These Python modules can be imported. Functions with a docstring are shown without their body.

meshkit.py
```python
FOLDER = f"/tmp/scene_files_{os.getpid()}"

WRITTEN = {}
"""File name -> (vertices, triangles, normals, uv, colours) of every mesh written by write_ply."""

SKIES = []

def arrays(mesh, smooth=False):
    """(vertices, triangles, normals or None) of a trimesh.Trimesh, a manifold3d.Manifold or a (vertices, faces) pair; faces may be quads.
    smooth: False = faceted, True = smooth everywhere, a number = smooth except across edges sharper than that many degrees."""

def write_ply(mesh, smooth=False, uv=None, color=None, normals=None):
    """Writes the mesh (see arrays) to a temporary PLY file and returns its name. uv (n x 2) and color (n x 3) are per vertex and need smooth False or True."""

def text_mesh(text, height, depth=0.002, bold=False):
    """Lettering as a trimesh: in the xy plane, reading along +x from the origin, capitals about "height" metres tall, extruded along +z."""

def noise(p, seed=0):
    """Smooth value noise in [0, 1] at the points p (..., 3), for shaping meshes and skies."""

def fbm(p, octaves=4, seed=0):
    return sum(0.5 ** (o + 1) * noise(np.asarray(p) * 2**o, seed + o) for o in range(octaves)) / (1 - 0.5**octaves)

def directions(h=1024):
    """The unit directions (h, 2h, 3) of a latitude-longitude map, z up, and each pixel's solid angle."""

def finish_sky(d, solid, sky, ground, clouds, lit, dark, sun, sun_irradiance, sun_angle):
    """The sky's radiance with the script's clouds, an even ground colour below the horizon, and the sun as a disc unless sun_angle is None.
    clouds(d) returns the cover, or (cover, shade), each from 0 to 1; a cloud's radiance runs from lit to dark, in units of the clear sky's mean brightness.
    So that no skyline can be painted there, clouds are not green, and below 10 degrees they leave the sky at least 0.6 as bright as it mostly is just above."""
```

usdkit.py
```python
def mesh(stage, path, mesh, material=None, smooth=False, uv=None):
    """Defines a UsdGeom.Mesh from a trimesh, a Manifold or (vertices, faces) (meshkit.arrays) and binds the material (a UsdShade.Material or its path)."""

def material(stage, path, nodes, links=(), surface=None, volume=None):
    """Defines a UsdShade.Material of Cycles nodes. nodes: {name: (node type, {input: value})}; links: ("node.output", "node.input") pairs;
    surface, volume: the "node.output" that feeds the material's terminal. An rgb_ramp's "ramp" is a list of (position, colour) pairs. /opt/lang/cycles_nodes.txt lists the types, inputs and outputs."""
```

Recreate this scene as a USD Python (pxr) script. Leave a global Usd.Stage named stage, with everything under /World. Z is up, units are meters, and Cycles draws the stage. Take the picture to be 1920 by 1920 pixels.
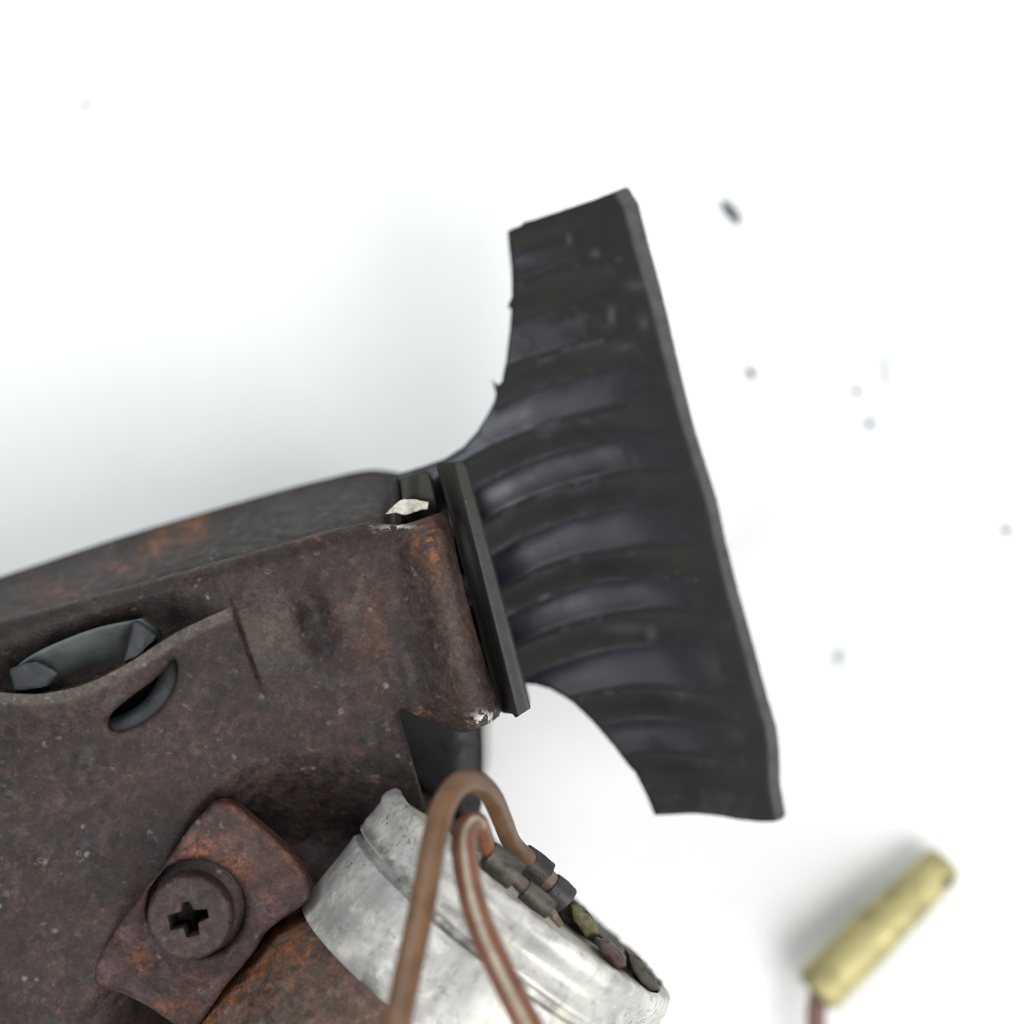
import math
import numpy as np
import trimesh
import shapely
import manifold3d as m3
from shapely.geometry import Polygon, LineString, Point
from scipy.spatial import Delaunay
from pxr import Usd, UsdGeom, UsdLux, UsdShade, Gf, Sdf, Vt
import usdkit
import meshkit

stage = Usd.Stage.CreateInMemory()
UsdGeom.SetStageUpAxis(stage, 'Z')
UsdGeom.SetStageMetersPerUnit(stage, 1.0)
UsdGeom.Xform.Define(stage, '/World')
stage.DefinePrim('/World/Looks', 'Scope')

# ------------------------------------------------------------------ camera, exposure, lamps
U = 6.0e-5            # the unit that shapes below are drawn in: 0.06 mm
D = 0.30              # camera above the bracket's top face
TOP = 0.065           # bracket's top face above the table
cam = UsdGeom.Camera.Define(stage, '/World/camera')
cam.AddTranslateOp().Set(Gf.Vec3d(0, 0, TOP + D))
cam.CreateHorizontalApertureAttr(36.0)
cam.CreateVerticalApertureAttr(36.0)
cam.CreateFocalLengthAttr(36.0 * D / (1920 * U))
cam.CreateFocusDistanceAttr(D - 0.001)
cam.CreateFStopAttr(9.0)
cam.CreateClippingRangeAttr(Gf.Vec2f(0.02, 100.0))
cam.CreateExposureAttr(-0.27)


def lamp(name, pos, target, w, h, power, color):
    L = UsdLux.RectLight.Define(stage, '/World/' + name)
    p, t = np.array(pos, float), np.array(target, float)
    z = (p - t) / np.linalg.norm(p - t)
    x = np.cross([0, 1, 0], z); x /= np.linalg.norm(x)
    y = np.cross(z, x)
    m = Gf.Matrix4d(*x, 0, *y, 0, *z, 0, *p, 1)
    L.AddTransformOp().Set(m)
    L.CreateWidthAttr(w); L.CreateHeightAttr(h)
    L.CreateNormalizeAttr(True)
    L.CreateIntensityAttr(power)
    L.CreateColorAttr(Gf.Vec3f(*color))


KEY, TUBE, NORTH_P, SOUTH_P, WEST_P = 5.4, 2.5, 15.5, 22.0, 13.0
lamp('key_lamp', (0.52, -0.42, 1.30), (0, 0, 0.03), 0.9, 0.9, KEY, (1.0, 0.98, 0.96))
lamp('window_lamp', (-0.60, 0.75, 1.25), (0, 0, 0.03), 0.40, 0.40, TUBE, (0.90, 0.94, 1.0))
lamp('ceiling_lamp_north', (0.3, 1.9, 1.9), (0, 0, 0), 3.8, 1.7, NORTH_P, (0.96, 0.99, 1.0))
lamp('ceiling_lamp_east', (1.6, -1.4, 1.8), (0, 0, 0), 2.4, 2.4, SOUTH_P, (0.99, 1.0, 0.99))
lamp('ceiling_lamp_west', (-1.9, -0.6, 1.8), (0, 0, 0), 1.2, 2.0, WEST_P, (0.98, 1.0, 0.99))

# ------------------------------------------------------------------ helpers
rng = np.random.default_rng(7)


def W(px, py, h):
    """A drawn point (px right, py down) at height h above the bracket's top face, in metres."""
    px, py, h = np.broadcast_arrays(np.asarray(px, float), np.asarray(py, float), np.asarray(h, float))
    k = (D - h * U) / D
    return np.stack([(px - 960) * U * k, (960 - py) * U * k, TOP + h * U], -1)


def drawn(v):
    """Back from metres to (px, py, h)."""
    h = (v[:, 2] - TOP) / U
    k = (D - h * U) / D
    return v[:, 0] / (U * k) + 960, 960 - v[:, 1] / (U * k), h


def sst(a, b, x):
    t = np.clip((np.asarray(x, float) - a) / (b - a), 0, 1)
    return t * t * (3 - 2 * t)


def spline(pts, n=10, closed=False):
    p = np.asarray(pts, float)
    q = np.vstack([p[-1], p, p[0], p[1]]) if closed else np.vstack([2 * p[0] - p[1], p, 2 * p[-1] - p[-2]])
    out = []
    for i in range(1, len(q) - 2):
        a, b, c, d = q[i - 1], q[i], q[i + 1], q[i + 2]
        for t in np.arange(n) / n:
            out.append(0.5 * (2 * b + (c - a) * t + (2 * a - 5 * b + 4 * c - d) * t * t + (3 * b - a - 3 * c + d) * t ** 3))
    if not closed:
        out.append(p[-1])
    return np.array(out)


def ring_points(ring, step):
    n = max(8, int(ring.length / step))
    return np.array([ring.interpolate(i * ring.length / n).coords[0] for i in range(n)])


def fb(px, py, scale, seed=0, octaves=3):
    return meshkit.fbm(np.stack([np.asarray(px) / scale, np.asarray(py) / scale, np.zeros_like(np.asarray(px, float)) + seed * 7.3], -1), octaves, seed) - 0.5


def sheet(outline, hfun, thick, rnd=8, step=6, holes=(), rough=0.0, soft=3, bottom=None, lines=()):
    """A plate: outline drawn from above, hfun its top face, with rounded edges and a real thickness."""
    pol = Polygon(outline, [h for h in holes]).buffer(0)
    if soft:
        pol = pol.buffer(soft).buffer(-2 * soft).buffer(soft)
    if pol.geom_type != 'Polygon':
        pol = max(pol.geoms, key=lambda g: g.area)
    loops = [ring_points(r, step * 0.7) for r in [pol.exterior, *pol.interiors]]
    if rough:
        loops = [l + rough * np.stack([fb(l[:, 0], l[:, 1], 9, 3), fb(l[:, 0], l[:, 1], 9, 5)], -1) * 2 for l in loops]
        pol = Polygon(loops[0], loops[1:]).buffer(0)
    pts = list(loops)
    inner = []
    if rnd:
        for f in (0.12, 0.35, 0.7):
            b = pol.buffer(-rnd * f)
            for g in getattr(b, 'geoms', [b]):
                if g.is_empty:
                    continue
                for r in [g.exterior, *g.interiors]:
                    inner.append(ring_points(r, step * 0.8))
    x0, y0, x1, y1 = pol.bounds
    gx, gy = np.meshgrid(np.arange(x0, x1, step), np.arange(y0, y1, step * 0.87))
    gx = gx + (np.arange(gx.shape[0]) % 2)[:, None] * step / 2
    g = np.stack([gx.ravel(), gy.ravel()], -1)
    core = pol.buffer(-max(rnd * 0.85, step * 0.5))
    shapely.prepare(core)
    g = g[shapely.contains_xy(core, g[:, 0], g[:, 1])]
    if len(lines):
        extra = np.vstack([ring_points(LineString(l), step * 0.6) for l in lines])
        keep = shapely.contains_xy(core, extra[:, 0], extra[:, 1])
        extra = extra[keep]
        dd = shapely.distance(shapely.points(g), shapely.MultiPoint(extra))
        g = g[dd > step * 0.55]
        inner.append(extra)
    nb = sum(map(len, pts))
    P = np.vstack(pts + inner + [g])
    if not len(lines):
        P[nb:] += rng.uniform(-0.05, 0.05, P[nb:].shape) * step
    tri = Delaunay(P).simplices
    c = P[tri].mean(1)
    shapely.prepare(pol)
    ok = shapely.contains_xy(pol, c[:, 0], c[:, 1])
    tri = tri[ok]
    a, b, cc = P[tri[:, 0]], P[tri[:, 1]], P[tri[:, 2]]
    area = (b[:, 0] - a[:, 0]) * (cc[:, 1] - a[:, 1]) - (b[:, 1] - a[:, 1]) * (cc[:, 0] - a[:, 0])
    tri = tri[np.abs(area) > 1e-6]; area = area[np.abs(area) > 1e-6]
    tri = np.where((area > 0)[:, None], tri[:, [0, 2, 1]], tri)      # py grows downwards
    h = hfun(P[:, 0], P[:, 1])
    if rnd:
        d = shapely.distance(shapely.points(P), pol.boundary)
        e = np.clip(1 - d / rnd, 0, 1)
        h = h - rnd * (1 - np.sqrt(1 - e ** 2 * 0.98))
    top = W(P[:, 0], P[:, 1], h)
    bot = top.copy()
    if bottom is None:
        bot[:, 2] -= thick * U
    else:
        bot[:, 2] = TOP + bottom * U
    n = len(P)
    F = [tri, tri[:, ::-1] + n]
    at = 0
    for l in loops:
        i = np.arange(at, at + len(l)); j = np.roll(i, -1)
        w1 = np.stack([i, j, j + n], -1); w2 = np.stack([i, j + n, i + n], -1)
        F += [w1, w2]
        at += len(l)
    m = trimesh.Trimesh(np.vstack([top, bot]), np.vstack(F), process=False)
    trimesh.repair.fix_normals(m)
    return m


def tube(path, r, n=20, closed_caps=True, flat=1.0):
    """A tube along drawn points (px, py, h); r in drawing units, one value or one per given point."""
    path = np.asarray(path, float)
    rr = np.full(len(path), r, float) if np.ndim(r) == 0 else np.asarray(r, float)
    q = spline(np.column_stack([path, rr]), 10)
    c, rad = W(q[:, 0], q[:, 1], q[:, 2]), q[:, 3] * U
    t = np.gradient(c, axis=0); t /= np.linalg.norm(t, axis=1, keepdims=True)
    s = np.cross(t[0], [0, 0, 1.0])
    if np.linalg.norm(s) < 1e-3:
        s = np.array([1.0, 0, 0])
    V, frames = [], []
    for i in range(len(c)):
        s = s - t[i] * (s @ t[i]); s /= np.linalg.norm(s)
        b = np.cross(s, t[i])
        frames.append((s.copy(), b.copy()))
        a = np.arange(n) / n * 2 * np.pi
        V.append(c[i] + rad[i] * (np.cos(a)[:, None] * s + flat * np.sin(a)[:, None] * b))
    V = np.vstack(V)
    F = []
    for i in range(len(c) - 1):
        a = np.arange(n) + i * n; b = np.roll(np.arange(n), -1) + i * n
        F += [np.stack([a, b, b + n], -1), np.stack([a, b + n, a + n], -1)]
    m0 = len(V)
    V = np.vstack([V, c[0], c[-1]])
    a = np.arange(n); b = np.roll(a, -1)
    F += [np.stack([b, a, np.full(n, m0)], -1), np.stack([a + (len(c) - 1) * n, b + (len(c) - 1) * n, np.full(n, m0 + 1)], -1)]
    m = trimesh.Trimesh(V, np.vstack(F), process=False)
    trimesh.repair.fix_normals(m)
    return m, c, rad, frames


def lathe(profile, origin, axis, n=140, disp=None):
    """profile [(t, r)] in metres along axis from origin; a closed loop when it returns to its start."""
    axis = np.asarray(axis, float) / np.linalg.norm(axis)
    u = np.cross(axis, [0, 0, 1.0] if abs(axis[2]) < 0.999 else [0, 1.0, 0]); u /= np.linalg.norm(u)
    v = np.cross(u, axis)
    pr = np.asarray(profile, float)
    a = np.arange(n) / n * 2 * np.pi
    V = []
    for t, r in pr:
        rr = np.full(n, r)
        if disp is not None:
            rr = rr + disp(t, r, a)
        V.append(np.asarray(origin) + axis * t + rr[:, None] * (np.cos(a)[:, None] * u + np.sin(a)[:, None] * v))
    V = np.vstack(V)
    F = []
    for i in range(len(pr) - 1):
        p = np.arange(n) + i * n; q = np.roll(np.arange(n), -1) + i * n
        F += [np.stack([p, q, q + n], -1), np.stack([p, q + n, p + n], -1)]
    m = trimesh.Trimesh(V, np.vstack(F), process=False)
    m.merge_vertices(digits_vertex=9)
    m.update_faces(m.nondegenerate_faces())
    trimesh.repair.fix_normals(m)
    return m


def hull(points):
    return trimesh.convex.convex_hull(np.asarray(points))


def rocky(m, amp, scale, seed=0, passes=2):
    """Subdivide and roughen a small lump."""
    for _ in range(passes):
        m = m.subdivide()
    if passes > 2:
        trimesh.smoothing.filter_laplacian(m, iterations=3)
    n = m.vertex_normals
    d = meshkit.fbm(m.vertices / (scale * U), 3, seed) - 0.5
    m.vertices = m.vertices + n * (d * amp * U)[:, None]
    return m


used = {}


def path_of(name, parent):
    base = (str(parent.GetPath()) if parent else '/World') + '/' + name
    k = used.get(base, 0); used[base] = k + 1
    return base if k == 0 else f'{base}_{k:03d}'


def obj(name, mesh, mat, parent=None, smooth=40, masks=None, label=None):
    m = usdkit.mesh(stage, path_of(name, parent), mesh, mat, smooth=smooth)
    if masks:
        v = np.array(m.GetPointsAttr().Get())
        x, y, h = drawn(v.astype(float))
        for key, fn in masks.items():
            val = np.clip(fn(x, y, h), 0, 1).astype(np.float32)
            UsdGeom.PrimvarsAPI(m).CreatePrimvar(key, Sdf.ValueTypeNames.FloatArray, 'vertex').Set(Vt.FloatArray.FromNumpy(val))
    if label:
        m.GetPrim().SetCustomDataByKey('label', label)
    return m.GetPrim()


def thing(name, label, cat, at):
    x = UsdGeom.Xform.Define(stage, path_of(name, None))
    p = x.GetPrim()
    p.SetCustomDataByKey('label', label); p.SetCustomDataByKey('category', cat)
    return p


def seg_dist(x, y, pts):
    return shapely.distance(shapely.points(np.stack([x, y], -1)), LineString(pts))


def blob(x, y, cx, cy, rx, ry=None):
    return np.exp(-((x - cx) / rx) ** 2 - ((y - cy) / (ry or rx)) ** 2)


# ------------------------------------------------------------------ materials
class G:
    def __init__(self):
        self.n, self.l, self.k = {}, [], 0
        self.add('geometry', _n='geo')

    def add(self, kind, _n=None, **kw):
        name = _n or f'{kind[:6]}{self.k}'; self.k += 1
        vals = {}
        for k, v in kw.items():
            if isinstance(v, str) and '.' in v and not k.endswith('_type') and k != 'attribute':
                self.l.append((v, f'{name}.{k}'))
            else:
                vals[k] = v
        self.n[name] = (kind, vals)
        return name

    def noise(self, scale, detail=4, rough=0.55, dist=0.0, vec='geo.position'):
        return self.add('noise_texture', vector=vec, scale=scale, detail=detail, roughness=rough, distortion=dist) + '.fac'

    def ramp(self, fac, stops):
        return self.add('rgb_ramp', fac=fac, ramp=stops) + '.color'

    def range(self, v, a, b, c=0.0, d=1.0):
        return self.add('map_range', range_type='smoothstep', value=v, from_min=a, from_max=b, to_min=c, to_max=d, clamp=True) + '.result'

    def mix(self, fac, a, b, kind='mix'):
        return self.add('mix', mix_type=kind, fac=fac, color1=a, color2=b) + '.color'

    def math(self, kind, a, b=0.5, c=0.0):
        return self.add('math', math_type=kind, value1=a, value2=b, value3=c, use_clamp=False) + '.value'

    def attr(self, name):
        return self.add('attribute', attribute=name) + '.fac'

    def bump(self, h, strength=0.5, dist=1e-4):
        return self.add('bump', height=h, strength=strength, distance=dist) + '.normal'

    def done(self, path, **kw):
        self.add('principled_bsdf', _n='p', **kw)
        return usdkit.material(stage, '/World/Looks/' + path, self.n, self.l, surface='p.BSDF')


def rust(path, tone=1.0, orange=0.62, tint=(1, 1, 1), masks=False, rough=0.62, grain=1.0, purple=0.5):
    g = G()
    s = lambda c: tuple(tone * a * b for a, b in zip(c, tint))
    n1 = g.noise(620 * grain, 7, 0.62, 0.4)
    col = g.ramp(n1, [(0.28, s((0.014, 0.011, 0.010))), (0.44, s((0.032, 0.025, 0.021))), (0.58, s((0.050, 0.038, 0.034))), (0.74, s((0.076, 0.059, 0.054)))])
    n2 = g.noise(260 * grain, 5, 0.6, 0.8)
    col = g.mix(g.range(n2, 0.52, 0.68, 0, 0.75), col, s((0.052, 0.053, 0.055)))
    n3 = g.noise(330 * grain, 5, 0.65, 0.5, g.add('mapping', vector='geo.position', location=(3.1, 1.7, 0.4)) + '.vector')
    col = g.mix(g.range(n3, 0.55, 0.72, 0, purple), col, s((0.064, 0.036, 0.036)))
    n4 = g.noise(420 * grain, 6, 0.7, 1.0, g.add('mapping', vector='geo.position', location=(7.7, 0.3, 2.4)) + '.vector')
    col = g.mix(g.range(n4, orange, orange + 0.10, 0, 0.7), col, (0.16, 0.060, 0.024))
    col = g.mix(1.0, col, g.ramp(g.noise(85, 4, 0.55, 0.6), [(0.32, (0.66, 0.68, 0.72)), (0.5, (1.0, 1.0, 1.0)), (0.66, (1.42, 1.34, 1.34))]), 'multiply')
    if masks:
        ed = g.noise(900, 6, 0.7)
        o = g.math('multiply', g.attr('orange'), g.range(ed, 0.38, 0.62))
        col = g.mix(o, col, g.ramp(g.noise(800, 5), [(0.3, (0.09, 0.040, 0.022)), (0.6, (0.24, 0.085, 0.026)), (0.75, (0.30, 0.14, 0.05))]))
        dd = g.math('multiply', g.attr('dust_or_light'), g.range(g.noise(700, 5), 0.2, 0.6, 0.55, 1.0))
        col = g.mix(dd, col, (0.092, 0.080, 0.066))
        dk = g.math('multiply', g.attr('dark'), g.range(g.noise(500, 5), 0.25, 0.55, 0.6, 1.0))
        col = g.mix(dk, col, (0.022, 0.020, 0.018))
        ch = g.math('multiply', g.attr('chip'), g.range(g.noise(1100, 4, 0.6), 0.46, 0.52))
        col = g.mix(ch, col, (0.62, 0.60, 0.58))
    fine = g.ramp(g.noise(2300 * grain, 6, 0.75), [(0.30, (0.62, 0.62, 0.63)), (0.5, (0.95, 0.95, 0.95)), (0.64, (1.30, 1.27, 1.25)), (0.74, (2.3, 2.15, 2.1))])
    col = g.mix(1.0, col, fine, 'multiply')
    cells = g.add('voronoi_texture', feature='f1', vector='geo.position', scale=1150.0 * grain, randomness=1.0)
    cb = g.add('rgb_to_bw', color=cells + '.color') + '.val'
    col = g.mix(g.range(n2, 0.40, 0.60, 0.25, 0.9), col, g.mix(1.0, col, g.ramp(cb, [(0.2, (0.70, 0.72, 0.74)), (0.5, (1.0, 0.98, 0.97)), (0.8, (1.38, 1.26, 1.22))]), 'multiply'))
    v = g.add('voronoi_texture', feature='f1', vector='geo.position', scale=640.0, randomness=1.0)
    sp = g.math('multiply', g.range(v + '.distance', 0.08, 0.34, 1, 0), g.range(g.noise(210, 3), 0.50, 0.62))
    col = g.mix(g.math('multiply', sp, g.range(g.noise(1100, 4, 0.7), 0.42, 0.62, 0, 0.75)), col, (0.20, 0.175, 0.17))
    hgt = g.math('add', g.noise(1500, 6, 0.65), g.math('multiply', n2, 0.8))
    return g.done(path, base_color=col, roughness=g.range(n1, 0.3, 0.7, rough - 0.14, rough + 0.16), specular_ior_level=0.26, normal=g.bump(hgt, 0.8, 2.2e-4))


def rubber(path, base=(0.0045, 0.006, 0.0115), dusty=(0.0185, 0.0180, 0.0158), rough=0.28, masks=False, dust_or_light=0.5, edge=None):
    g = G()
    n = g.noise(300, 6, 0.62, 0.6)
    amount = g.range(n, 0.45, 0.72, 0, dust_or_light)
    if masks:
        amount = g.math('add', g.math('multiply', amount, 0.6), g.math('multiply', g.attr('dust_or_light'), g.range(g.noise(520, 5), 0.2, 0.7, 0.6, 1.0)))
        amount = g.add('clamp', value=amount) + '.result'
    col = g.mix(amount, base, dusty)
    if masks:
        col = g.mix(g.math('multiply', g.attr('worn_or_lit'), g.range(g.noise(420, 5), 0.25, 0.65, 0.55, 1.0)), col, edge or (0.080, 0.082, 0.086))
    sp = g.math('multiply', g.range(g.noise(1300, 3, 0.6), 0.68, 0.74), g.range(g.noise(170, 3), 0.5, 0.62))
    col = g.mix(g.math('multiply', sp, 0.6), col, (0.17, 0.165, 0.155))
    r = g.math('add', rough, g.math('multiply', amount, 0.34))
    hgt = g.math('add', g.noise(1700, 5, 0.6), g.noise(420, 3))
    return g.done(path, base_color=col, roughness=r, specular_ior_level=g.range(amount, 0.1, 0.7, 0.40, 0.10), normal=g.bump(hgt, 0.20, 0.9e-4))


def make_white_metal():
    g = G()
    n1 = g.noise(170, 5, 0.55, 0.5)
    col = g.ramp(n1, [(0.30, (0.36, 0.355, 0.345)), (0.48, (0.46, 0.455, 0.44)), (0.66, (0.60, 0.59, 0.55))])
    n2 = g.noise(300, 6, 0.68, 0.4, g.add('mapping', vector='geo.position', location=(2.2, 5.1, 0.7)) + '.vector')
    col = g.mix(g.range(n2, 0.52, 0.62, 0, 0.7), col, (0.62, 0.60, 0.52))
    big = g.noise(95, 4, 0.55, 0.8)
    n3 = g.noise(1150, 6, 0.72, 0.4, g.add('mapping', vector='geo.position', location=(9.2, 1.1, 3.7)) + '.vector')
    pits = g.math('multiply', g.range(n3, 0.53, 0.60), g.range(big, 0.46, 0.60, 0.04, 1.0))
    col = g.mix(g.math('multiply', pits, 0.75), col, (0.11, 0.105, 0.095))
    n4 = g.noise(620, 7, 0.75, 0.3, g.add('mapping', vector='geo.position', location=(4.4, 8.1, 1.7)) + '.vector')
    col = g.mix(g.range(n4, 0.52, 0.68, 0, 0.5), col, (0.22, 0.215, 0.195))
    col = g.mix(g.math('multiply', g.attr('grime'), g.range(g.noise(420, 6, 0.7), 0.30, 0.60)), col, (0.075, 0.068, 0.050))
    turned = g.add('vector_rotate', rotate_type='z_axis', vector='geo.position', angle=-0.917) + '.vector'
    long = g.add('mapping', vector=turned, scale=(0.16, 1.0, 1.0)) + '.vector'
    sc = g.noise(900, 5, 0.65, 0.2, long)
    col = g.mix(g.range(sc, 0.56, 0.70, 0, 0.5), col, (0.20, 0.195, 0.18))
    wide = g.add('mapping', vector=turned, location=(1.3, 0.2, 0.9), scale=(1.0, 0.14, 1.0)) + '.vector'
    col = g.mix(g.range(g.noise(520, 5, 0.6, 0.3, wide), 0.56, 0.68, 0, 0.6), col, (0.68, 0.67, 0.63))
    hgt = g.math('subtract', g.noise(700, 5, 0.6), g.math('multiply', pits, 0.5))
    return g.done('white_alloy', base_color=col, metallic=0.18, roughness=g.range(n2, 0.4, 0.65, 0.30, 0.50), specular_ior_level=0.5, normal=g.bump(hgt, 0.22, 0.9e-4))


def simple(path, a, b, scale=500, rough=0.5, metallic=0.0, bump=0.3, spec=0.5, dist=1e-4, lo=0.35, hi=0.65):
    g = G()
    n = g.noise(scale, 6, 0.62, 0.5)
    return g.done(path, base_color=g.ramp(n, [(lo, a), (hi, b)]), metallic=metallic, roughness=rough, specular_ior_level=spec, normal=g.bump(g.noise(scale * 3, 5), bump, dist))


def make_table():
    g = G()
    n = g.noise(9, 4, 0.5)
    col = g.ramp(n, [(0.3, (0.82, 0.835, 0.83)), (0.7, (0.87, 0.875, 0.875))])
    sm = g.math('multiply', g.range(g.noise(46, 5, 0.6, 0.6), 0.60, 0.74), 0.30)
    col = g.mix(sm, col, (0.66, 0.68, 0.68))
    return g.done('white_table_paint', base_color=col, roughness=0.55, specular_ior_level=0.3, normal=g.bump(g.noise(160, 4), 0.1, 2e-4))


M_plate = rust('rust_plate', tone=0.74, tint=(1.06, 0.965, 0.965), masks=True)
M_tab = rust('rust_tab', tone=0.92, tint=(1.25, 0.92, 0.95), masks=True, purple=0.8, orange=0.70)
M_flange = rust('rust_flange', tone=0.72, tint=(0.92, 1.0, 1.04), masks=True, orange=0.75, purple=0.25)
M_collar = rust('rust_collar', tone=2.0, tint=(1.08, 1.0, 0.92), masks=True, orange=0.57)
M_screw = rust('rust_screw', tone=0.80, orange=0.74, tint=(1.1, 0.95, 0.97), purple=0.6, rough=0.55, grain=1.4)
M_pad = rubber('black_rubber', masks=True)
M_bar = rubber('strip_rubber', base=(0.016, 0.016, 0.016), dusty=(0.040, 0.036, 0.029), rough=0.5, masks=True, edge=(0.046, 0.045, 0.042))
M_body = rubber('body_black', base=(0.007, 0.007, 0.008), dusty=(0.014, 0.014, 0.014), rough=0.45)
M_grom = simple('grommet_rubber', (0.044, 0.050, 0.052), (0.078, 0.086, 0.088), 260, 0.55)
M_gromcut = simple('grommet_cut', (0.013, 0.015, 0.018), (0.028, 0.032, 0.036), 500, 0.7)
M_white = make_white_metal()
M_disc = simple('contact_disc', (0.44, 0.40, 0.33), (0.68, 0.64, 0.56), 330, 0.6)
M_term = simple('terminal_grey', (0.022, 0.020, 0.016), (0.105, 0.095, 0.072), 480, 0.5, metallic=0.1, bump=0.7, dist=2e-4)
M_termdark = simple('terminal_dark', (0.014, 0.0135, 0.013), (0.055, 0.053, 0.050), 420, 0.5, metallic=0.1, bump=0.7, dist=2e-4)
M_tan = simple('terminal_neck', (0.075, 0.050, 0.036), (0.20, 0.15, 0.12), 700, 0.55)
M_olive = simple('brass_contact', (0.030, 0.026, 0.014), (0.22, 0.19, 0.075), 420, 0.5, metallic=0.2)
M_lug = simple('rust_lug', (0.030, 0.020, 0.018), (0.13, 0.075, 0.055), 420, 0.6)
M_gunk = simple('insulator_gunk', (0.012, 0.011, 0.010), (0.10, 0.088, 0.055), 380, 0.6, bump=0.6, dist=2e-4)
M_wire = simple('brown_insulation', (0.075, 0.038, 0.016), (0.145, 0.074, 0.034), 260, 0.44, bump=0.15)
M_wire2 = simple('red_brown_insulation', (0.105, 0.038, 0.016), (0.185, 0.074, 0.036), 260, 0.44, bump=0.15)
M_stripe = simple('cream_stripe', (0.24, 0.205, 0.145), (0.38, 0.335, 0.26), 400, 0.4, bump=0.1)
M_brass = simple('brass', (0.20, 0.170, 0.075), (0.54, 0.485, 0.22), 150, 0.48, metallic=0.3, bump=0.2)
M_shade = simple('shade_black', (0.010, 0.009, 0.007), (0.03, 0.026, 0.02), 500, 0.7)  # near-black colour standing in for the shade inside openings
M_wire3 = simple('dull_brown_insulation', (0.12, 0.060, 0.050), (0.18, 0.095, 0.082), 200, 0.45, bump=0.1)
M_flake = simple('paint_flake', (0.30, 0.28, 0.235), (0.60, 0.565, 0.49), 900, 0.6)
M_tbl = make_table()
M_mark = [simple('mark_navy', (0.010, 0.014, 0.025), (0.03, 0.04, 0.06), 900, 0.6), simple('mark_blue', (0.07, 0.09, 0.13), (0.14, 0.17, 0.22), 900, 0.6),
          simple('mark_pale', (0.22, 0.25, 0.29), (0.36, 0.39, 0.42), 900, 0.6)]

# ------------------------------------------------------------------ the table
TB = -TOP / U
tm = trimesh.creation.box([1.6, 1.6, 0.03]); tm.apply_translation([0, 0, -0.015])
table = obj('table_top', tm, M_tbl, smooth=False)
table.SetCustomDataByKey('kind', 'structure')
table.SetCustomDataByKey('label', 'white painted table top with a few scuffs')
table.SetCustomDataByKey('category', 'table')
kt = 1 + TOP / D
for i, (x, y, a, b, ang, mi) in enumerate([(1370, 397, 30, 14, 52, 0), (1407, 699, 15, 9, 50, 0), (160, 198, 11, 7, 40, 0), (1128, 316, 8, 6, 0, 2), (1607, 734, 10, 8, 0, 1), (1631, 794, 12, 9, 110, 1),
                                           (1887, 994, 17, 7, 0, 1), (1573, 1232, 9, 17, 20, 2), (1660, 695, 5, 36, -4, 2), (1812, 1440, 4, 9, -30, 2), (800, 126, 10, 5, 0, 2)]):
    th = np.arange(16) / 16 * 2 * np.pi
    r = 1 + 0.35 * (rng.random(16) - 0.5)
    ca, sa = math.cos(math.radians(ang)), math.sin(math.radians(ang))
    ex, ey = a * np.cos(th) * r, b * np.sin(th) * r
    pol = np.stack([x + ex * ca - ey * sa, y + ex * sa + ey * ca], -1)
    v = W(pol[:, 0], pol[:, 1], TB)[:, :2]
    m = trimesh.creation.extrude_polygon(Polygon(v).buffer(0), 0.00012, engine='earcut')
    m.apply_translation([0, 0, 0.00003])
    obj('scuff_mark', m, M_mark[mi], table, smooth=False)

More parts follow.
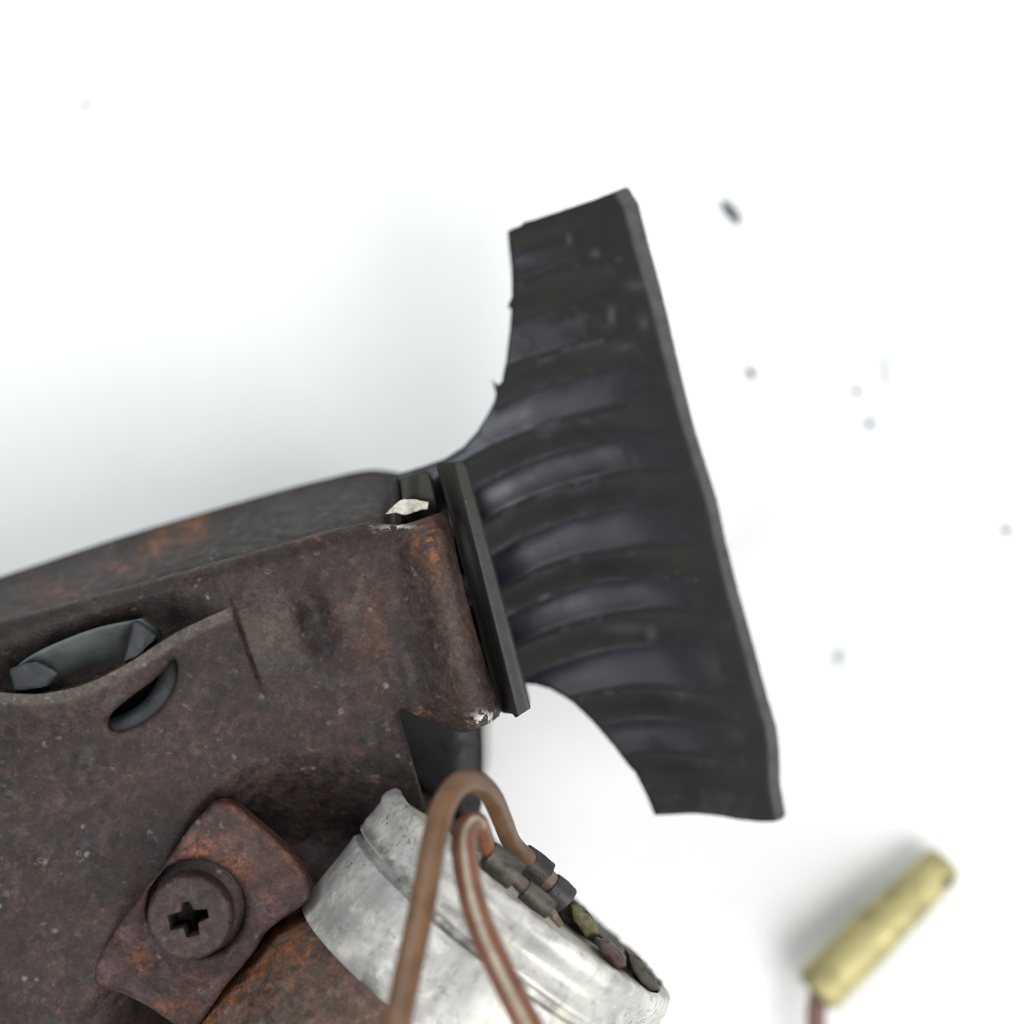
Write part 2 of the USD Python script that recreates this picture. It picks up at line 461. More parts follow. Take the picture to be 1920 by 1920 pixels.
# ------------------------------------------------------------------ the rusty bracket
br = thing('rusty_bracket', 'rusty brown pressed steel bracket with a clamp screw and rubber grommet', 'bracket', None)

EDGE = [(-170, 1213), (-60, 1180), (0, 1163), (100, 1137), (200, 1110), (300, 1083), (400, 1055), (500, 1027), (560, 1010), (605, 997), (640, 989), (680, 981), (715, 982), (745, 984), (775, 978), (805, 968), (838, 956)]
BOSS = [(848, 1000), (858, 1050), (872, 1110), (888, 1170), (905, 1230), (923, 1285), (940, 1328)]
BOSS2 = [(936, 1343), (918, 1356), (890, 1368), (868, 1374), (845, 1368), (815, 1356), (785, 1344), (757, 1330), (747, 1334)]
outline = np.vstack([spline(EDGE, 6), spline(BOSS, 4), spline(BOSS2, 5), [(750, 1350), (765, 1400), (783, 1465), (795, 1505), (800, 1560), (760, 1700), (700, 1990), (-170, 1990)]])
LEDGE = spline([(432, 1139), (405, 1150), (370, 1166), (335, 1183), (300, 1204), (262, 1229), (225, 1251), (190, 1269), (150, 1285), (105, 1296), (60, 1301), (0, 1297), (-80, 1287), (-180, 1270)], 6)
LEDGE_LINES = [np.array(LineString(LEDGE).offset_curve(o).coords) for o in (-7.5, -5, -2.5, -0.8, 0.8, 3.0)]
NORTH = [(-180, 1262), (-80, 1240), (0, 1212), (60, 1183), (130, 1148), (205, 1115), (270, 1098), (325, 1094), (365, 1106), (392, 1127), (425, 1136), (432, 1139)]
REC = Polygon(np.vstack([LEDGE, NORTH[:-1]])).buffer(0)
HOLE = spline([(203, 1344), (236, 1313), (279, 1281), (310, 1253), (326, 1236), (333, 1255), (327, 1290), (302, 1328), (264, 1357), (228, 1371), (208, 1368)], 5, True)


def h_plate(x, y):
    p = shapely.points(np.stack([x, y], -1))
    h = 5 * fb(x, y, 170, 2, 3) + 3.0 * fb(x, y, 40, 4, 2)
    # hollow in front of the hood, with the hood's cut edge standing proud
    dl = shapely.distance(p, LineString(LEDGE))
    inside = shapely.contains(REC, p)
    north = shapely.distance(p, LineString(NORTH))
    south = (~inside) & (y > 1139)
    h = np.where(inside, h - 58 * sst(-6, 80, north) * sst(0, 5, dl), h)
    fade = sst(440, 330, x)
    h = h + np.where(south & (x < 440), 26 * fade * (1 - sst(22, 105, dl)), 0) + np.where(inside, 26 * fade * (1 - sst(0, 5, dl)), 0)
    # pressed rib left of the boss
    s = (x - 461) * 0.944 - (y - 1214) * 0.326
    t = (x - 461) * 0.326 + (y - 1214) * 0.944
    w = 1 - sst(44, 112, np.abs(t) + 0.2 * np.clip(s - 40, 0, 100))
    b = np.where(s < 0, 0, np.clip(s / 5, 0, 1) * (26 - 6 * np.clip(s / 105, 0, 1)) * (1 - sst(76, 132, s)) - 30 * np.exp(-((s - 144) / 24) ** 2))
    h = h + w * b
    # rolled boss at the right-hand end
    sb = (x - 842) * 0.966 - (y - 1170) * 0.261
    tb = (x - 842) * 0.261 + (y - 1170) * 0.966
    h = h + 66 * np.exp(-((sb - 2) / 46) ** 2) * sst(-230, -150, tb) - 62 * sst(20, 64, sb)
    h = h - 55 * sst(120, 205, tb) * sst(-140, -60, sb)
    h = h - 16 * np.exp(-((sb + 92) / 30) ** 2) * sst(-60, 80, tb)
    h = h - 30 * sst(0.0, 26, 34 - seg_dist(x, y, EDGE)) * 0.5
    # falls away towards the lock cylinder
    h = h - 190 * sst(-25, 165, y - 1414 - 0.08 * (x - 440)) * sst(-20, 100, (x - 410) * 0.87 + (y - 1470) * 0.5)
    return h


def edge_glint(x, y, h):
    return (1 - sst(3, 9, seg_dist(x, y, EDGE))) * 0.75 * sst(720, 600, x)  # pale line painted along the bend as its highlight


plate_masks = {
    'orange': lambda x, y, h: 0.9 * blob(x, y, 795, 1003, 30, 34) + 0.35 * blob(x, y, 815, 1060, 22, 50) + 0.22 * blob(x, y, 868, 1180, 34, 120) + 0.15 * blob(x, y, 700, 1180, 40, 90) + 0.10 * blob(x, y, 690, 1130, 40, 60) + 0.45 * blob(x, y, 540, 1650, 60, 40),
    'dust_or_light': lambda x, y, h: np.maximum((1 - sst(16, 27, seg_dist(x, y, LEDGE))) * (y > 1139) * (x < 436) * ~shapely.contains(REC, shapely.points(np.stack([x, y], -1))), edge_glint(x, y, h)) * 0.8
    + 0.48 * sst(2, 8, (x - 461) * 0.944 - (y - 1214) * 0.326) * sst(118, 92, (x - 461) * 0.944 - (y - 1214) * 0.326) * blob(x, y, 512, 1190, 90, 90) + 0.30 * blob(x, y, 850, 1190, 42, 170),  # pressed panel's lit face and boss sheen painted in as paler colour
    'dark': lambda x, y, h: 0.5 * shapely.contains(REC, shapely.points(np.stack([x, y], -1))) * sst(2, 24, seg_dist(x, y, LEDGE)) + 0.8 * blob(x, y, 600, 1175, 21, 72) + 0.45 * blob(x, y, 755, 1250, 24, 90),  # shade of the hollow, rib valley and boss crease painted darker
    'chip': lambda x, y, h: blob(x, y, 912, 1348, 26, 12) + 0.8 * blob(x, y, 745, 988, 28, 5),
}
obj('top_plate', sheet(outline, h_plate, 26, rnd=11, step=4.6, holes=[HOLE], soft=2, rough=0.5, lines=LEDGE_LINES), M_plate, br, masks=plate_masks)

# wall that falls away behind the plate's far edge
TOPE = spline([(-170, 1142), (-60, 1102), (0, 1081), (100, 1048), (200, 1015), (300, 984), (400, 955), (480, 932), (560, 910), (610, 898), (650, 888), (690, 881), (720, 882), (748, 886)], 6)
fo = np.vstack([TOPE, [(752, 935), (775, 962), (782, 1015), (700, 1030), (560, 1060), (300, 1130), (0, 1215), (-170, 1260)]])


def h_flange(x, y):
    d = seg_dist(x, y, TOPE)
    return -440 + 330 * sst(-10, 120, d) + 6 * fb(x, y, 60, 9, 3) - 30 * sst(715, 735, x) * sst(752, 735, x)


fl_masks = {
    'orange': lambda x, y, h: (0.85 * blob(x, y, 285, 1030, 26, 16) + 0.8 * blob(x, y, 375, 985, 26, 26) + 0.65 * blob(x, y, 225, 1065, 40, 14) + 0.75 * blob(x, y, 300, 1005, 14, 16) + 0.5 * blob(x, y, 110, 1110, 60, 22)
                               + 0.4 * blob(x, y, 335, 1010, 30, 30)) * sst(405, 385, x) * 1.25,
    'dust_or_light': lambda x, y, h: 0.3 * blob(x, y, 560, 930, 120, 30),
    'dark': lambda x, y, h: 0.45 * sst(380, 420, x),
    'chip': lambda x, y, h: 0 * x,
}
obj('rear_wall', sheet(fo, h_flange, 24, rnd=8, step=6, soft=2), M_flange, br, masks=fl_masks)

# dark body below the plate, standing on the table
body = [(-170, 1290), (300, 1180), (600, 1100), (760, 1080), (850, 1240), (903, 1345), (906, 1400), (906, 1495), (899, 1530), (885, 1540), (845, 1536), (780, 1475), (640, 1440), (330, 1450), (200, 1990), (-170, 1990)]
obj('lower_body', sheet(body, lambda x, y: -255 - 14 * sst(860, 900, x), 0, rnd=14, step=14, soft=6, bottom=TB + 2), M_body, br)

# grommet: rubber lip over the hollow, and its ring seen through the slot
GTOP = spline([(26, 1254), (52, 1232), (100, 1207), (180, 1177), (266, 1159)], 6)
gt = sheet(np.vstack([GTOP, [(292, 1178), (300, 1200), (250, 1245), (150, 1290), (60, 1306), (30, 1292)]]), lambda x, y: 24 - 96 * sst(-8, 92, seg_dist(x, y, GTOP)) + 3 * fb(x, y, 40, 61), 40, rnd=7, step=4, soft=2)
gp = obj('grommet', gt, M_grom, br)
lf = [W(x + 13, y - 4, h) for x, y, h in [(27, 1252, 10), (50, 1241, 22), (76, 1235, 24), (119, 1258, 18), (97, 1283, 6), (36, 1291, 4), (27, 1252, -60), (119, 1258, -60), (97, 1283, -60), (36, 1291, -60)]]
obj('cut_end', rocky(hull(lf), 7, 14, 1, 3), M_gromcut, gp, smooth=45)
rf = [W(x + 5, y - 4, h) for x, y, h in [(262, 1161, 26), (284, 1171, 18), (304, 1190, 0), (299, 1200, 0), (277, 1206, 14), (268, 1230, 8), (243, 1240, 8), (262, 1161, -60), (304, 1190, -60), (268, 1230, -60), (243, 1240, -60)]]
obj('cut_end', rocky(hull(rf), 7, 14, 4, 3), M_gromcut, gp, smooth=45)
gr, *_ = tube([(180, 1382, -52), (215, 1374, -50), (256, 1358, -48), (294, 1330, -46), (319, 1292, -46), (329, 1256, -48), (327, 1222, -60)], 29, n=20)
obj('grommet_ring', gr, M_gromcut, gp)
obj('slot_dark_sheet', sheet([(150, 1200), (360, 1190), (360, 1400), (170, 1400)], lambda x, y: -170 + 0 * x, 20, rnd=4, step=20), M_shade, gp)  # black sheet added in place of the shade inside the slot

# clamp tab with its screw
tab = spline([(383, 1522), (396, 1508), (418, 1503), (443, 1512), (475, 1538), (508, 1566), (545, 1600), (570, 1636), (581, 1668), (566, 1698), (505, 1742), (470, 1794), (424, 1848), (394, 1892), (360, 1936), (318, 1914), (280, 1888), (232, 1864), (180, 1842),
              (186, 1792), (220, 1738), (262, 1680), (318, 1606), (358, 1548)], 5, True)
tab_masks = {
    'orange': lambda x, y, h: 1.3 * blob(x, y, 372, 1588, 30, 15) + 1.2 * blob(x, y, 440, 1622, 26, 24) + 0.85 * blob(x, y, 262, 1800, 16, 24) + 0.7 * blob(x, y, 318, 1890, 40, 16) + 0.6 * blob(x, y, 270, 1672, 12, 20)
    + 0.5 * (1 - sst(4, 12, seg_dist(x, y, [(418, 1503), (475, 1538), (570, 1636)]))),
    'dust_or_light': lambda x, y, h: 0.15 * blob(x, y, 450, 1570, 60),
    'dark': lambda x, y, h: 0.4 * (1 - sst(88, 120, np.hypot(x - 362, y - 1712))),  # shade round the screw hole painted as a darker ring
    'chip': lambda x, y, h: 0 * x,
}
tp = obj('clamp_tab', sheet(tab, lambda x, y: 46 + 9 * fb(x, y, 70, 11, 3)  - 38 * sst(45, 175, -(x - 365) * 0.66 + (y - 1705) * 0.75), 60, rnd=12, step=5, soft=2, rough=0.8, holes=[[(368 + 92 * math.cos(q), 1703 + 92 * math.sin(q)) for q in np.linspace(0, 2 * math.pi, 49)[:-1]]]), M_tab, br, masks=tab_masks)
hs = 112
sc = W(355, 1721, hs)
ks = (D - hs * U) / D * U
R = 80 * ks
prof = [(-100 * ks, 0.0), (-100 * ks, R)] + [(-z * ks, R * r) for z, r in [(40, 1.0), (16, 1.0), (9, 0.985), (4, 0.95), (1, 0.90)]] + [(3 * ks, R * 0.6), (4.5 * ks, R * 0.3), (5 * ks, 0.0)]
head = lathe(prof, sc, (0.05, 0.03, 1), n=64)
cross = []
for k in range(4):
    a = math.radians(13 + 90 * k)
    e = np.array([math.cos(a), math.sin(a), 0]); f = np.array([-e[1], e[0], 0])
    L, w0, w1 = [38, 32, 40, 36][k] * ks, 17 * ks, [9, 8, 15, 13][k] * ks
    pts = [sc + e * l + f * w * s + np.array([0, 0, z]) for (l, w, z) in [(-6 * ks, w0, 30 * ks), (L, w1, 30 * ks), (-4 * ks, w0 * 0.9, -92 * ks), (L * 0.85, w1 * 0.8, -85 * ks)] for s in (-1, 1)]
    cross.append(hull(pts))
man = lambda m: m3.Manifold(m3.Mesh(np.asarray(m.vertices, np.float32) * 1000, np.asarray(m.faces, np.uint32)))
hm = man(head)
if hm.is_empty():
    raise RuntimeError('screw head')
for c in cross:
    hm = hm - man(c)
mm = hm.to_mesh()
screw = obj('clamp_screw', trimesh.Trimesh(mm.vert_properties[:, :3] / 1000, mm.tri_verts, process=False), M_screw, tp, smooth=30)
obj('added_gap_floor', sheet([(368 + 95 * math.cos(q), 1703 + 95 * math.sin(q)) for q in np.linspace(0, 2 * math.pi, 49)[:-1]], lambda x, y: 24 + 0 * x, 20, rnd=3, step=9, soft=0), M_screw, tp)  # disc added so the gap round the screw goes less black
# spring clip and flake of paint by the far corner
obj('clip_plate', sheet([(751, 896), (800, 882), (806, 890), (818, 945), (828, 975), (770, 985), (756, 960)], lambda x, y: -70 + 26 * sst(790, 760, x) - 40 * sst(930, 970, y), 120, rnd=6, step=5), M_bar, br,
    masks={'dust_or_light': lambda x, y, h: 0.5 + 0 * x, 'worn_or_lit': lambda x, y, h: 0.35 + 0 * x})
obj('clip_plate', sheet([(733, 900), (747, 894), (754, 960), (757, 990), (742, 990)], lambda x, y: -110 + 0 * x, 120, rnd=4, step=5), M_bar, br,
    masks={'dust_or_light': lambda x, y, h: 0.25 + 0 * x, 'worn_or_lit': lambda x, y, h: 0 * x})
obj('paint_flake', sheet([(722, 964), (736, 951), (744, 944), (751, 938), (760, 935), (776, 936), (803, 941), (801, 955), (786, 957), (772, 963), (756, 966), (742, 961)], lambda x, y: -38 + 10 * fb(x, y, 14, 3, 2), 9, rnd=3, step=3, soft=0, rough=2.0), M_flake, br,
    label='cream flake of paint on the clip')

# sleeve round the lock cylinder
AX = np.array([0.609, 0.794, 0.0]); AX /= np.linalg.norm(AX)
HC = -100
C0 = W(997.5, 1667.5, HC)
KC = (D - HC * U) / D * U
RC = 324 * KC
col_masks = {
    'orange': lambda x, y, h: 1.0 * (1 - sst(14, 60, seg_dist(x, y, [(570, 1672), (500, 1752), (420, 1840), (350, 1920)]))) + 0.5 * blob(x, y, 540, 1790, 50, 60) + 0.5 * fb(x, y, 50, 6) + 0.22,
    'dust_or_light': lambda x, y, h: 0.25 * blob(x, y, 560, 1850, 70, 60),
    'dark': lambda x, y, h: 0.2 * blob(x, y, 640, 1880, 50, 50),
    'chip': lambda x, y, h: 0 * x,
}
collar = lathe([(-276 * KC, RC - 26 * KC), (-276 * KC, RC - 14 * KC), (-282 * KC, RC - 8 * KC), (-340 * KC, RC - 6 * KC), (-400 * KC, RC - 4 * KC), (-470 * KC, RC + 2 * KC), (-560 * KC, RC + 8 * KC), (-700 * KC, RC + 14 * KC),
                (-700 * KC, RC - 26 * KC), (-276 * KC, RC - 26 * KC)], C0, AX, 160, lambda t, r, a: 3 * KC * np.sin(3 * a + t / (60 * KC)) + 30 * KC * np.exp(-((np.degrees(a) - 180) / 38) ** 2) * sst(-292, -330, t / KC))
obj('clamp_sleeve', collar, M_collar, br, masks=col_masks)

# ------------------------------------------------------------------ the ribbed pad
pad = thing('ribbed_pad', 'black ribbed rubber pad with curved sides fixed to the bracket end', 'rubber pad', None)
RIGHT = [(1180, 352), (1198, 382), (1215, 450), (1240, 540), (1255, 602), (1280, 712), (1302, 800), (1330, 890), (1345, 938), (1360, 1010), (1385, 1110), (1412, 1205), (1440, 1310), (1456, 1362), (1461, 1405), (1463, 1470), (1473, 1528)]
po = np.array([(743, 889), (800, 872), (835, 859), (868, 838), (895, 808), (912, 780), (927, 752), (930, 738), (923, 711), (933, 722), (941, 716), (948, 680), (955, 622), (959, 575), (953, 572), (960, 555), (959, 505), (953, 450), (952, 434), (962, 428), (977, 423), (980, 417),
               (1000, 412), (1050, 395), (1062, 391), (1110, 375), (1150, 359), (1173, 350)] + RIGHT +
              [(1466, 1536), (1450, 1541), (1425, 1541), (1385, 1537), (1350, 1530), (1310, 1526), (1290, 1526), (1228, 1529), (1215, 1497), (1190, 1447), (1180, 1438), (1150, 1398), (1110, 1352), (1075, 1318), (1060, 1308), (1030, 1291), (1005, 1284), (985, 1283),
               (930, 1300), (880, 1270), (830, 1100), (790, 965), (745, 935)], float)
EDG = np.array([230, 365, 503, 648, 785, 910, 1050, 1172, 1316, 1440, 1560, 1690], float)


def rib(x, y):
    k = sst(450, 1150, y)
    xc = 1300 - 60 * k; rr = 950 - 400 * k
    y0 = y - ((x - xc) ** 2 - (1060 - xc) ** 2) / (2 * rr) - 5 * fb(x, y, 120, 8, 2)
    ph = np.interp(y0, EDG, np.arange(len(EDG)))
    ph = ph + 0.10 * fb(x, y, 130, 51, 2)
    return ph - np.floor(ph), np.floor(ph), y0


def rim(x, y):
    """Signed distance inwards from the raised rim's inner line."""
    return seg_dist(x, y, RIGHT)


def h_pad(x, y):
    t, k, y0 = rib(x, y)
    down = 1 - sst(0.0, 0.52, t)
    up = np.clip((t - 0.40) / 0.60, 0, 1) ** 1.7
    wave = np.maximum(down, up) - 0.10 * np.exp(-(np.minimum(t, 1 - t) / 0.03) ** 2)
    amp = sst(395, 470, y0 + 0 * x) * (1 - sst(1440, 1500, y))
    d = rim(x, y)
    wd = 31 - 8 * sst(420, 900, y)
    amp = amp * (0.30 + 0.70 * sst(70, 210, d)) * sst(wd, wd + 95, d) * (0.9 + 0.7 * fb(x, y, 150, 31, 2))
    h = -300 + 30 * amp * (wave - 0.5)
    h = h - 16 * np.clip(1 - d / wd, 0, 1) ** 1.3
    h = h + 5 * fb(x, y, 90, 12, 2)
    return h


def clean(x, y):
    t = rib(x, y)[0]
    return sst(0.40, 0.54, t) * (1 - sst(0.965, 1.0, t)) * (0.55 * sst(30, 100, rim(x, y)) + 0.45 * sst(105, 240, rim(x, y))) * (0.35 + 0.65 * sst(560, 740, y)) * (1 - 0.5 * sst(1330, 1420, y))


pad_masks = {
    'dust_or_light': lambda x, y, h: 0.9 * (1 - clean(x, y)) * (0.85 + 0.9 * fb(x, y, 60, 41)),
    'worn_or_lit': lambda x, y, h: (1 - sst(-6, 1, rim(x, y) - (31 - 8 * sst(420, 900, y)))) * 1.0 + 0.35 * (1 - sst(0.0, 0.06, np.abs(rib(x, y)[0] - 0.03))) * (fb(x, y, 40, 15) > 0.04) * sst(1220, 1150, x)  # scuffs and rim wear, with light on the bevel painted in too
    + 0.7 * blob(x, y, 1146, 592, 7, 16) + 0.5 * blob(x, y, 1207, 602, 9, 14) + 0.4 * blob(x, y, 1196, 535, 22, 10) + 0.6 * blob(x, y, 1067, 449, 5, 10) + 0.5 * blob(x, y, 1116, 476, 9, 7) + 0.5 * blob(x, y, 1222, 1188, 10, 14) + 0.4 * blob(x, y, 1175, 1178, 40, 10) + 0.4 * blob(x, y, 990, 800, 16, 5),
}
obj('ribbed_face', sheet(po, h_pad, 70, rnd=6, step=4.5, soft=0, rough=0.7), M_pad, pad, masks=pad_masks)

# upright lip between bracket and pad
bo = [(818, 872), (822, 866), (840, 867), (866, 864), (873, 874), (895, 955), (935, 1105), (970, 1235), (995, 1328), (967, 1346), (961, 1339), (945, 1337), (936, 1334), (905, 1210), (870, 1070), (840, 955)]


def h_bar(x, y):
    f = (x - (818 + (y - 868) * 0.2515)) / 54.0
    h = np.where(f < 0.66, -95 + 112 * sst(0.12, 0.66, f) ** 1.0, 17 - 12 * np.clip((f - 0.66) / 0.34, 0, 1))
    return h + 3 * fb(x, y, 25, 21, 2)


obj('mounting_lip', sheet(bo, h_bar, 250, rnd=4, step=4, soft=1, rough=0.8), M_bar, pad, masks={
    'dust_or_light': lambda x, y, h: sst(1050, 880, y) * 0.8 + 0.1,
    'worn_or_lit': lambda x, y, h: 0.85 * sst(0.60, 0.72, (x - (818 + (y - 868) * 0.2515)) / 54.0)})  # right-hand face painted paler for the light it catches

# ------------------------------------------------------------------ the lock cylinder
sw = thing('lock_switch', 'pitted white metal switch cylinder with open wired end held in the bracket', 'switch', None)


def dent(t, r, a):
    if r < RC - 13 * KC:
        return 0 * a
    tt = -t / KC
    ring = np.stack([np.cos(a) * 3, np.sin(a) * 3, np.full_like(a, tt / 60)], -1)
    out = (meshkit.fbm(ring, 3, 5) - 0.5) * 9 * KC
    ang = np.degrees(a)
    far = np.minimum(np.abs(ang - 0), 360 - np.abs(ang - 0))
    out = out + 24 * KC * np.exp(-(far / 16) ** 2) * sst(10, 70, tt)
    out = out + 7 * KC * sst(110, 150, ang) * np.exp(-((tt - 58) / 12) ** 2)
    out = out - 9 * KC * sst(110, 150, ang) * (1 - sst(230, 260, ang)) * np.exp(-((tt - 94) / 9) ** 2)
    out = out - 7 * KC * np.exp(-((ang - 108) / 5) ** 2) * (1 - sst(0, 26, tt))
    return out


pf = [(-10, -22), (-4, -22), (-1, -12), (1, -8), (0, -2), (-3, 2), (-8, 5), (-18, 8), (-30, 8), (-42, 1), (-54, -6), (-66, -5), (-78, 3), (-88, 11), (-95, 13), (-101, 10), (-103, -4), (-106, -12), (-117, -13), (-119, -8), (-121, 0), (-126, 3), (-150, 2), (-180, 1), (-210, 2), (-240, 1), (-262, 2),
      (-272, 4), (-280, 4), (-284, 1), (-285, -6), (-284, -20), (-284, -26), (-10, -26), (-10, -22)]
cyl = lathe([(t * KC, RC + r * KC) for t, r in pf], C0, AX, 220, dent)
tv = (cyl.vertices - C0) @ AX
near = np.clip(1 + tv / (30 * KC), 0, 1) * (np.linalg.norm(cyl.vertices - C0 - np.outer(tv, AX), axis=1) > RC - 16 * KC)
cyl.vertices = cyl.vertices + np.outer(near * (meshkit.fbm(cyl.vertices / (26 * KC), 3, 17) - 0.5) * 15 * KC, AX)
obj('cylinder_body', cyl, M_white, sw, smooth=28, masks={
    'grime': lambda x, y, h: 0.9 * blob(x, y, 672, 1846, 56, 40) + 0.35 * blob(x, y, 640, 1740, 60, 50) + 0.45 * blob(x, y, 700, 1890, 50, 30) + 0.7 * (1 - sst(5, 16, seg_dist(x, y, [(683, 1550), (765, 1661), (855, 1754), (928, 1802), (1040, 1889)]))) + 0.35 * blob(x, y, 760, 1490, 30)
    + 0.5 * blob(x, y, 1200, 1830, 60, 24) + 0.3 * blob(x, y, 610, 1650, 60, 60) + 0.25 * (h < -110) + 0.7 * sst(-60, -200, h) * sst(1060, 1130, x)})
obj('contact_disc', lathe([(-14 * KC, 0.0), (-12 * KC, RC - 24 * KC), (-40 * KC, RC - 24 * KC), (-40 * KC, 0.0)], C0, AX, 120), M_disc, sw)

qa = np.radians(np.linspace(188, 352, 90))
UX = np.cross(AX, [0, 0, 1.0])
sec = [(-22, 0.40), (-6, 0.40), (0, 0.46), (1, 0.60), (0, 0.75), (2, 0.88), (0, 0.955), (-6, 0.97), (-22, 0.97)]
V, F = [], []
for q in qa:
    e = np.cos(q) * UX + np.sin(q) * np.array([0, 0, 1.0])
    for tt, rr in sec:
        V.append(C0 + e * RC * rr + AX * tt * KC)
V = np.array(V)
V = V + np.outer((meshkit.fbm(V / (30 * U), 3, 33) - 0.40) * 26 * KC, AX)
ns = len(sec)
for i in range(len(qa) - 1):
    a = np.arange(ns) + i * ns; b = np.roll(np.arange(ns), -1) + i * ns
    F += [np.stack([a, b, b + ns], -1), np.stack([a, b + ns, a + ns], -1)]
for base in (0, (len(qa) - 1) * ns):
    F.append(np.array([[base, base + i, base + i + 1] for i in range(1, ns - 1)]))
im = trimesh.Trimesh(V, np.vstack(F), process=False)
trimesh.repair.fix_normals(im)
obj('insulator_ring', im, M_gunk, sw, smooth=40)


def tubepart(name, a, b, r, mat, parent, n=24, r2=None):
    m, *_ = tube([a, tuple((np.array(a) + np.array(b)) / 2), b], [r * 0.94, (r + (r2 or r)) / 2, (r2 or r) * 0.97], n)
    m = rocky(m, 0.14 * r, 0.8 * r, int(a[0]), 1)
    return obj(name, m, mat, parent, smooth=50)


t1 = tubepart('terminal', (914, 1602, 150), (966, 1643, 140), 28, M_term, sw, r2=29)
tubepart('neck', (960, 1642, 132), (992, 1673, 128), 14, M_tan, t1)
tubepart('crimp', (983, 1668, 128), (1032, 1706, 120), 21, M_term, t1, r2=20)
tubepart('tail', (1028, 1702, 120), (1052, 1736, 110), 10, M_tan, t1, r2=6)
t2 = tubepart('terminal', (978, 1606, -20), (1022, 1642, -30), 29, M_termdark, sw, r2=30)
tubepart('neck', (1016, 1638, -30), (1038, 1662, -40), 20, M_tan, t2)
tubepart('crimp', (1030, 1660, -40), (1060, 1688, -50), 30, M_termdark, t2, r2=31)
blk = []
for x, y in [(1012, 1622), (1052, 1656), (1088, 1684), (1112, 1712), (1118, 1728), (1098, 1748), (1062, 1722), (1020, 1680)]:
    blk += [W(x, y, -120), W(x, y, -330)]
obj('insulator_block', rocky(hull(blk), 16, 24, 6, 3), M_gunk, sw, smooth=30)
br_pts = []
for x, y in [(1066, 1680), (1092, 1684), (1114, 1712), (1116, 1734), (1098, 1738), (1074, 1708)]:
    br_pts += [W(x, y, -60), W(x, y, -120)]
obj('brass_contact', rocky(hull(br_pts), 12, 20, 8, 3), M_olive, sw, smooth=30)
lg = []
for x, y in [(1112, 1742), (1140, 1748), (1166, 1774), (1170, 1794), (1152, 1798), (1122, 1768)]:
    lg += [W(x, y, 0), W(x, y, -110)]
obj('rusty_lug', rocky(hull(lg), 14, 20, 9, 3), M_lug, sw, smooth=30)
lg = []
for x, y in [(1166, 1758), (1190, 1774), (1220, 1812), (1232, 1840), (1212, 1838), (1178, 1800)]:
    lg += [W(x, y, -60), W(x, y, -160)]
obj('insulator_block', rocky(hull(lg), 14, 22, 12, 3), M_gunk, sw, smooth=30)

# the two wires, rising towards the camera in loops
w1, *_ = tube([(728, 2010, 520), (745, 1920, 505), (770, 1800, 470), (795, 1680, 425), (813, 1580, 380), (833, 1508, 335), (862, 1469, 290), (895, 1468, 240), (922, 1494, 180), (942, 1538, 110), (960, 1580, 40), (992, 1612, -10), (1010, 1630, -30)],
              [24.5, 24.5, 24, 23, 22.5, 22, 21.5, 21, 20, 19, 18, 17, 17], n=28)
obj('wire', w1, M_wire, sw, smooth=60)
P2 = [(1030, 2000, 490), (985, 1912, 470), (945, 1832, 445), (908, 1752, 418), (884, 1678, 388), (872, 1612, 350), (870, 1570, 318), (880, 1544, 285), (896, 1541, 245), (908, 1562, 200), (914, 1588, 165), (924, 1612, 150)]
w2, c2, r2, fr2 = tube(P2, [25, 25, 24.5, 24, 23, 22.5, 22, 20, 17, 14, 13, 13], n=28)
wp = obj('wire', w2, M_wire2, sw, smooth=60)
V, F = [], []
na = 7
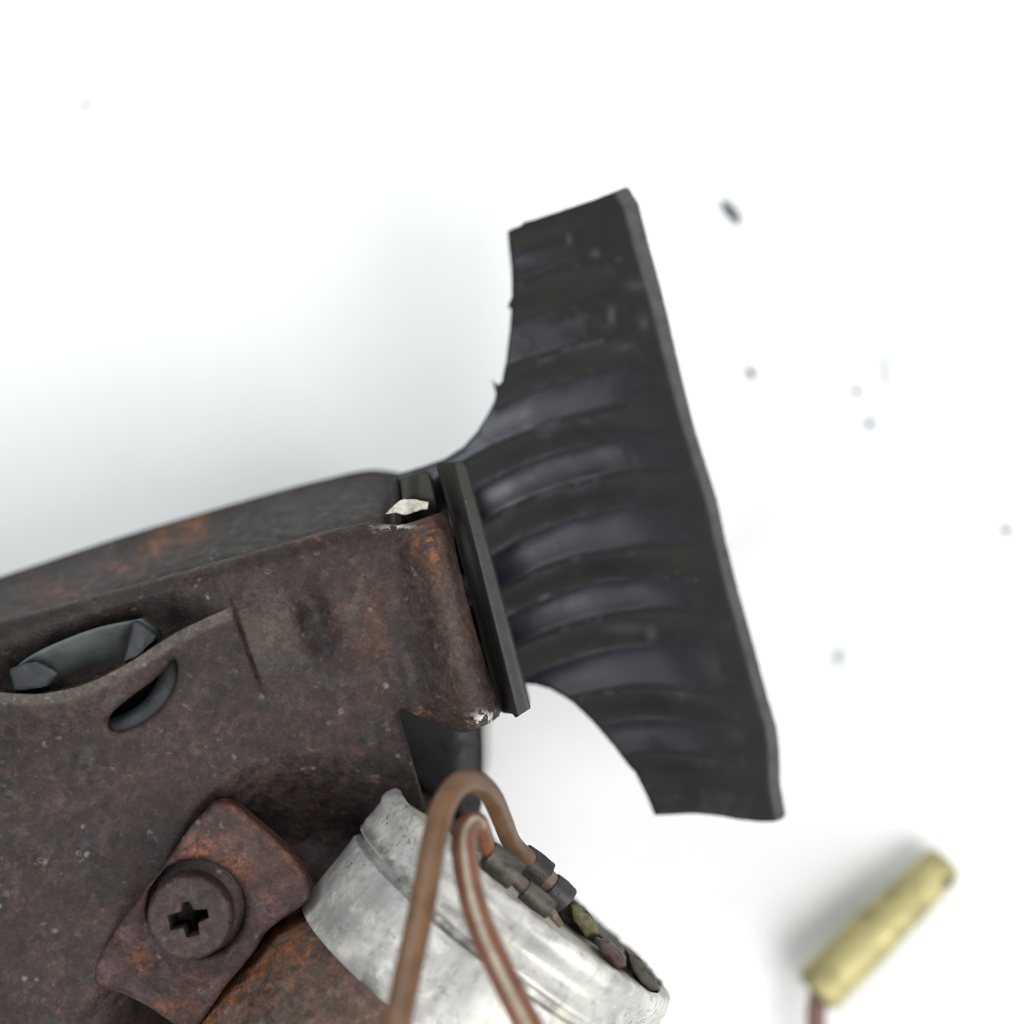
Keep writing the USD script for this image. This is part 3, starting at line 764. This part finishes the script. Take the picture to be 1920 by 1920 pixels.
for i in range(len(c2)):
    s, b = fr2[i]
    up = np.array([0, 0, 1.0]); tt = np.cross(s, b)
    up = up - tt * (up @ tt); up /= np.linalg.norm(up)
    sd = np.cross(up, tt); sd = sd / np.linalg.norm(sd)
    if sd @ np.array([1.0, 0, 0]) > 0 and i < 60:
        pass
    for q in np.linspace(-0.20, 0.20, na):
        an = q + 0.05
        V.append(c2[i] + (r2[i] + 1.3 * U) * (math.cos(an) * up + math.sin(an) * sd))
    for q in np.linspace(0.20, -0.20, na):
        an = q + 0.05
        V.append(c2[i] + (r2[i] - 3 * U) * (math.cos(an) * up + math.sin(an) * sd))
V = np.array(V); n2 = 2 * na
last = 80
for i in range(last):
    a = np.arange(n2) + i * n2; b = np.roll(np.arange(n2), -1) + i * n2
    F += [np.stack([a, b, b + n2], -1), np.stack([a, b + n2, a + n2], -1)]
sm = trimesh.Trimesh(V[:(last + 1) * n2], np.vstack(F), process=False)
trimesh.repair.fix_normals(sm)
obj('stripe', sm, M_stripe, wp, smooth=40)
ws, *_ = tube([(897, 1600, 120), (905, 1616, 128), (916, 1634, 128)], [9, 9, 8], n=12)
obj('bare_strand', ws, M_stripe, sw)

# ------------------------------------------------------------------ brass bullet connector
bc = thing('bullet_connector', 'tarnished brass bullet connector on a brown wire lying on the white table', 'connector', None)
A0, A1 = W(1529, 1861, TB + 118), W(1777, 1613, TB + 72)
ax = A1 - A0; Lb = np.linalg.norm(ax)
kb = 1.19 * U
prof = [(0.10, 30), (0.0, 31), (-0.006, 36), (0.0, 43), (0.02, 47.5), (0.05, 49), (0.30, 49), (0.52, 48.5), (0.55, 46.5), (0.60, 46.5), (0.64, 47), (0.80, 43), (0.86, 41.5), (0.93, 39), (0.975, 36), (0.993, 31), (1.0, 22), (1.0, 8), (0.985, 7), (0.95, 6.5), (0.95, 0.0)]
prof = [(0.10, 0.0), *prof]
obj('brass_sleeve', lathe([(t * Lb, r * kb) for t, r in prof], A0, ax, 96, lambda t, r, a: (r > 20 * kb) * 1.2 * kb * np.sin(2 * a + t / (50 * kb))), M_brass, bc, smooth=35)
hp = W(1776, 1654, TB + 118)
obj('pin_hole_shade', trimesh.creation.icosphere(2, 10 * kb).apply_translation(hp), M_shade, bc, smooth=True)  # dark ball painted in for the shade of the hole
w3, *_ = tube([(1552, 1836, TB + 114), (1538, 1858, TB + 118), (1532, 1880, TB + 124), (1530, 1915, TB + 130), (1534, 1960, TB + 134), (1545, 2010, TB + 134)], 19 * 1.19, n=24)
obj('wire', w3, M_wire3, bc, smooth=60)
